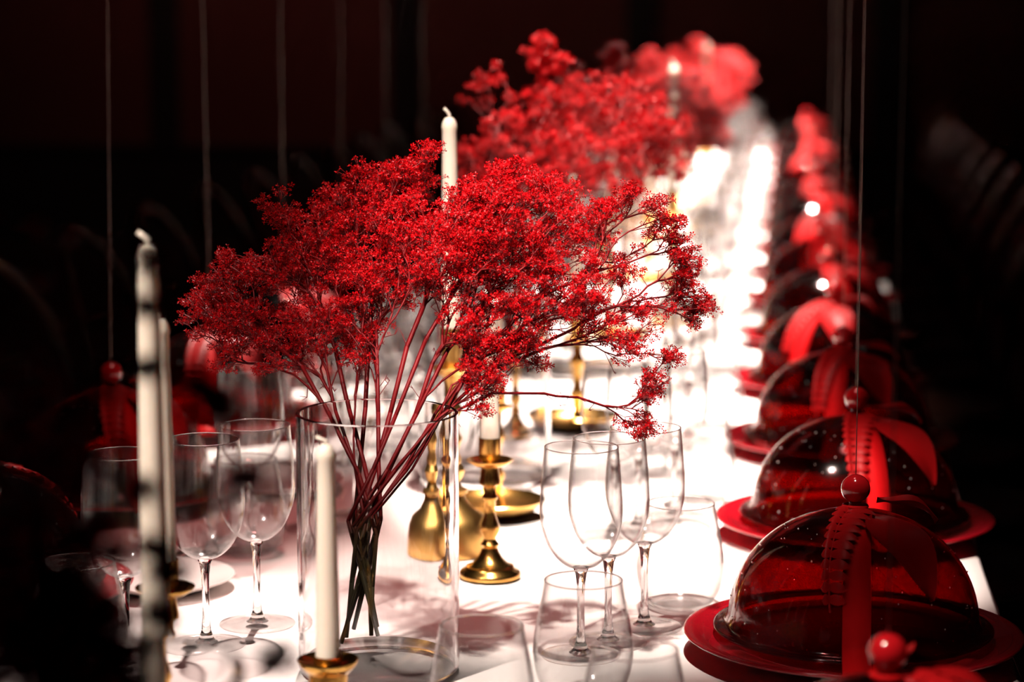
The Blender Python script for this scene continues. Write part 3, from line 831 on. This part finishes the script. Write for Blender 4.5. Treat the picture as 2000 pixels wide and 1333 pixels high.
for i in range(1, NR):
    for k, (ox, oy) in enumerate(WOFF):
        j = 0 if i == 1 else .006
        loc = (.07 + ox + jr.uniform(-j, j), RY[i] + oy + jr.uniform(-j, j), TZ)
        if i == 1: lab = ['sharp wine glass in front of the other two, above a tumbler rim', 'sharp wine glass between two others, middle of the overlapping trio', 'sharp wine glass at the back of the trio, beside the red plate'][k]
        else: lab = 'blurred wine glass, %s of three at the %s right-hand setting' % (WN[k], ORD[i])
        place(wine, fw, lab, loc)
    lab = 'egg-shaped tumbler between the sharp wine glasses and the red plates' if i == 1 else 'blurred tumbler at the %s right-hand setting' % ORD[i]
    place(tumb, ft_, lab, (.07 - .176, RY[i] + .16, TZ))
place(tumb, ft_, 'stemless tumbler standing right in front of the sharp wine glasses', (-.179, 2.14, TZ))
place(tumb, ft_, 'soft stemless tumbler at the bottom edge, just right of the vase', (-.251, 1.971, TZ))
place(tumb, ft_, 'soft stemless tumbler at the bottom edge beside the nearest red plate', (-.118, 1.911, TZ))

# ------------------------------------------------------------------ place settings, left side
NL = 15
LX = [-.847] * 20; LY = [2.415 + .53 * k for k in range(NL)]
LROT = [2.6, .5, .2, .6, .1, .4, .3, .2, .5, .1, .3, .2, 0, .3, .1]
for i in range(NL):
    lay_setting(-1, i, LX[i], LY[i], LROT[i], False)
    if i < 7: cord(LX[i], LY[i], KZ, [.0, .045, -.02, 0, .03, 0, 0][i], 0, 'thin cord rising from the %s left-hand cloche' % ORD[i])
LOFF = [(.283, -.140), (.316, -.057), (.225, -.222)]
LN = ['nearer', 'farther', 'outer']
for i in range(NL):
    for k, (ox, oy) in enumerate(LOFF):
        j = 0 if i == 0 else .008
        loc = (-.847 + ox + jr.uniform(-j, j), LY[i] + oy + jr.uniform(-j, j), TZ)
        if i == 0: lab = ['sharp wine glass on the left beside the near candles, casting a stem shadow', 'sharp wine glass on the left, just beyond the one beside the candles', 'dim wine glass mostly hidden behind the two near candles'][k]
        else: lab = 'blurred wine glass, %s of three at the %s left-hand setting' % (LN[k], ORD[i])
        place(wine, fw, lab, loc)
    lab = 'dim tumbler at the lower left behind the black sprigs' if i == 0 else 'blurred tumbler at the %s left-hand setting' % ORD[i]
    place(tumb, ft_, lab, (-.847 + .235, LY[i] - .275, TZ) if i else (-.657, 2.155, TZ))

# bread plates and folded napkins at the left settings
bread = MB().lathe([(0, .004), (.045, .004), (.055, .006), (.078, .0135), (.0805, .0135), (.078, .011), (.055, .002), (.045, 0), (0, 0)], 56).mesh('bread_plate', 'china')
def napkin_mesh():
    mb = MB(); v = []; f = []
    L, W = .15, .085; n = 10
    for layer in range(3):                                  # three stacked folds of one napkin
        z = .003 + .0045 * layer; sh = .006 * layer
        for i in range(n + 1):
            for s in (0, 1):
                x = -L / 2 + L * i / n - sh; y = (-W / 2 + W * s) * (1 - .06 * layer)
                v.append((x, y, z + .0025 * math.sin(i * 1.1 + s * 2 + layer)))
        for i in range(n + 1):
            for s in (0, 1):
                x = -L / 2 + L * i / n - sh; y = (-W / 2 + W * s) * (1 - .06 * layer)
                v.append((x, y, z + .0025 * math.sin(i * 1.1 + s * 2 + layer) - .0022))
        b0 = layer * (n + 1) * 4; m2 = (n + 1) * 2
        for i in range(n):
            a = b0 + 2 * i
            f += [(a, a + 2, a + 3, a + 1), (a + m2, a + m2 + 1, a + m2 + 3, a + m2 + 2), (a, a + m2, a + m2 + 2, a + 2), (a + 1, a + 3, a + m2 + 3, a + m2 + 1)]
        a = b0; f.append((a, a + 1, a + m2 + 1, a + m2)); a = b0 + 2 * n; f.append((a, a + m2, a + m2 + 1, a + 1))
    return mb.add(v, f).mesh('folded_napkin', 'napkin', False)
nap = napkin_mesh()
for i in range(NL):
    o = link('bread_plate', bread, None, (-.67 if i == 0 else -.665, LY[i] + .093, TZ))
    tag(o, 'small white side plate at the %s left-hand setting' % ORD[i], 'plate', 'small side plates')
    o = link('folded_napkin', nap, None, (-.70, LY[i] + .24, TZ + .0005)); o.rotation_euler = (0, 0, .9)
    tag(o, 'folded white napkin beyond the %s left-hand side plate' % ORD[i], 'napkin', 'folded napkins')

# ------------------------------------------------------------------ candlesticks and candles
small = make_small_stick(); low = make_low_holder(); bell = make_bell_stick(); dish = make_dish_stick()
cn = {}
def candle(h, r0, r1, loc, label, lean=(0, 0), bend=(-.005, 0, .010), sz=1.0):
    key = (h, r0, r1)
    if key not in cn: cn[key] = c = make_candle(h, r0, r1, bend); c['label'] = label
    else: c = copy_tree(cn[key], label)
    c.location = loc; c.rotation_euler = (lean[0], lean[1], 0); return c
# in front of the vase
low.location = (-.382, 1.966, TZ); low['label'] = 'low brass candle cup at the bottom edge in front of the vase'
candle(.186, .0107, .0072, (-.382, 1.966, TZ + .076), 'short ivory candle standing in front of the vase', bend=(-.007, 0, .006))
# the near pair
l2 = copy_tree(low, 'low brass candle cup below the frame under the tallest near candle', (-.480, 1.775, TZ))
candle(.385, .0118, .0078, (-.480, 1.775, TZ + .076), 'tallest ivory candle at the left, speckled by dark blurred buds', bend=(-.006, 0, .008))
small.location = (-.529, 1.99, TZ); small['label'] = 'brass candlestick with drip pan half hidden by the near candles'
candle(.222, .0108, .0078, (-.529, 1.99, TZ + .142), 'shorter ivory candle overlapping the tallest near candle', bend=(-.004, 0, .008))
# between the first and second vase
s2 = copy_tree(small, 'sharp brass candlestick with round foot to the right of the vase', (-.321, 2.595, TZ))
candle(.16, .0109, .0085, (-.321, 2.595, TZ + .142), 'ivory candle in the sharp brass candlestick right of the vase')
bell.location = (-.379, 2.705, TZ); bell['label'] = 'tall brass candlestick with bell foot seen through the vase'
candle(.262, .0110, .0078, (-.379, 2.705, TZ + .240), 'tall ivory candle with a bent wick against the dark wall above the bouquet', lean=(0, -.004), bend=(-.005, 0, .010))
dish.location = (-.353, 2.912, TZ); dish['label'] = 'brass candlestick on a wide saucer behind the round-footed brass one'
candle(.115, .0109, .0085, (-.353, 2.912, TZ + .146), 'blurred ivory candle on the nearest brass saucer stick')
# farther gaps
FG = ['between second and third vases', 'between third and fourth vases', 'between fourth and fifth vases', 'between fifth and sixth vases', 'between sixth and seventh vases']
for n in range(5):
    y0 = .92 * n
    copy_tree(dish, 'blurred brass saucer candlestick ' + FG[n], (-.306, 3.53 + y0, TZ))
    candle(.115, .0109, .0085, (-.306, 3.53 + y0, TZ + .146), 'blurred ivory candle on a brass saucer stick ' + FG[n])
    copy_tree(small, 'blurred small brass candlestick ' + FG[n], (-.385, 3.46 + y0, TZ))
    candle(.16, .0109, .0085, (-.385, 3.46 + y0, TZ + .142), 'blurred ivory candle in a small brass stick ' + FG[n])
    if n % 2 == 0: continue
    copy_tree(bell, 'blurred tall bell-footed candlestick ' + FG[n], ([-.44, -.22][n % 2], 3.74 + y0, TZ))
    candle(.262, .0110, .0078, ([-.44, -.22][n % 2], 3.74 + y0, TZ + .240), 'blurred tall ivory candle ' + FG[n])

# ------------------------------------------------------------------ chairs
for i in range(0, 17):
    y = 1.75 + .53 * i
    place(chair, fc, 'dark bentwood chair, %s from the front on the right side' % ORD[i], (.31, y, 0), math.pi)
for i in range(0, 15):
    place(chair, fc, 'dark bentwood chair, %s from the front on the left side' % ORD[i], (-1.08, 2.42 + .53 * i, 0), 0)
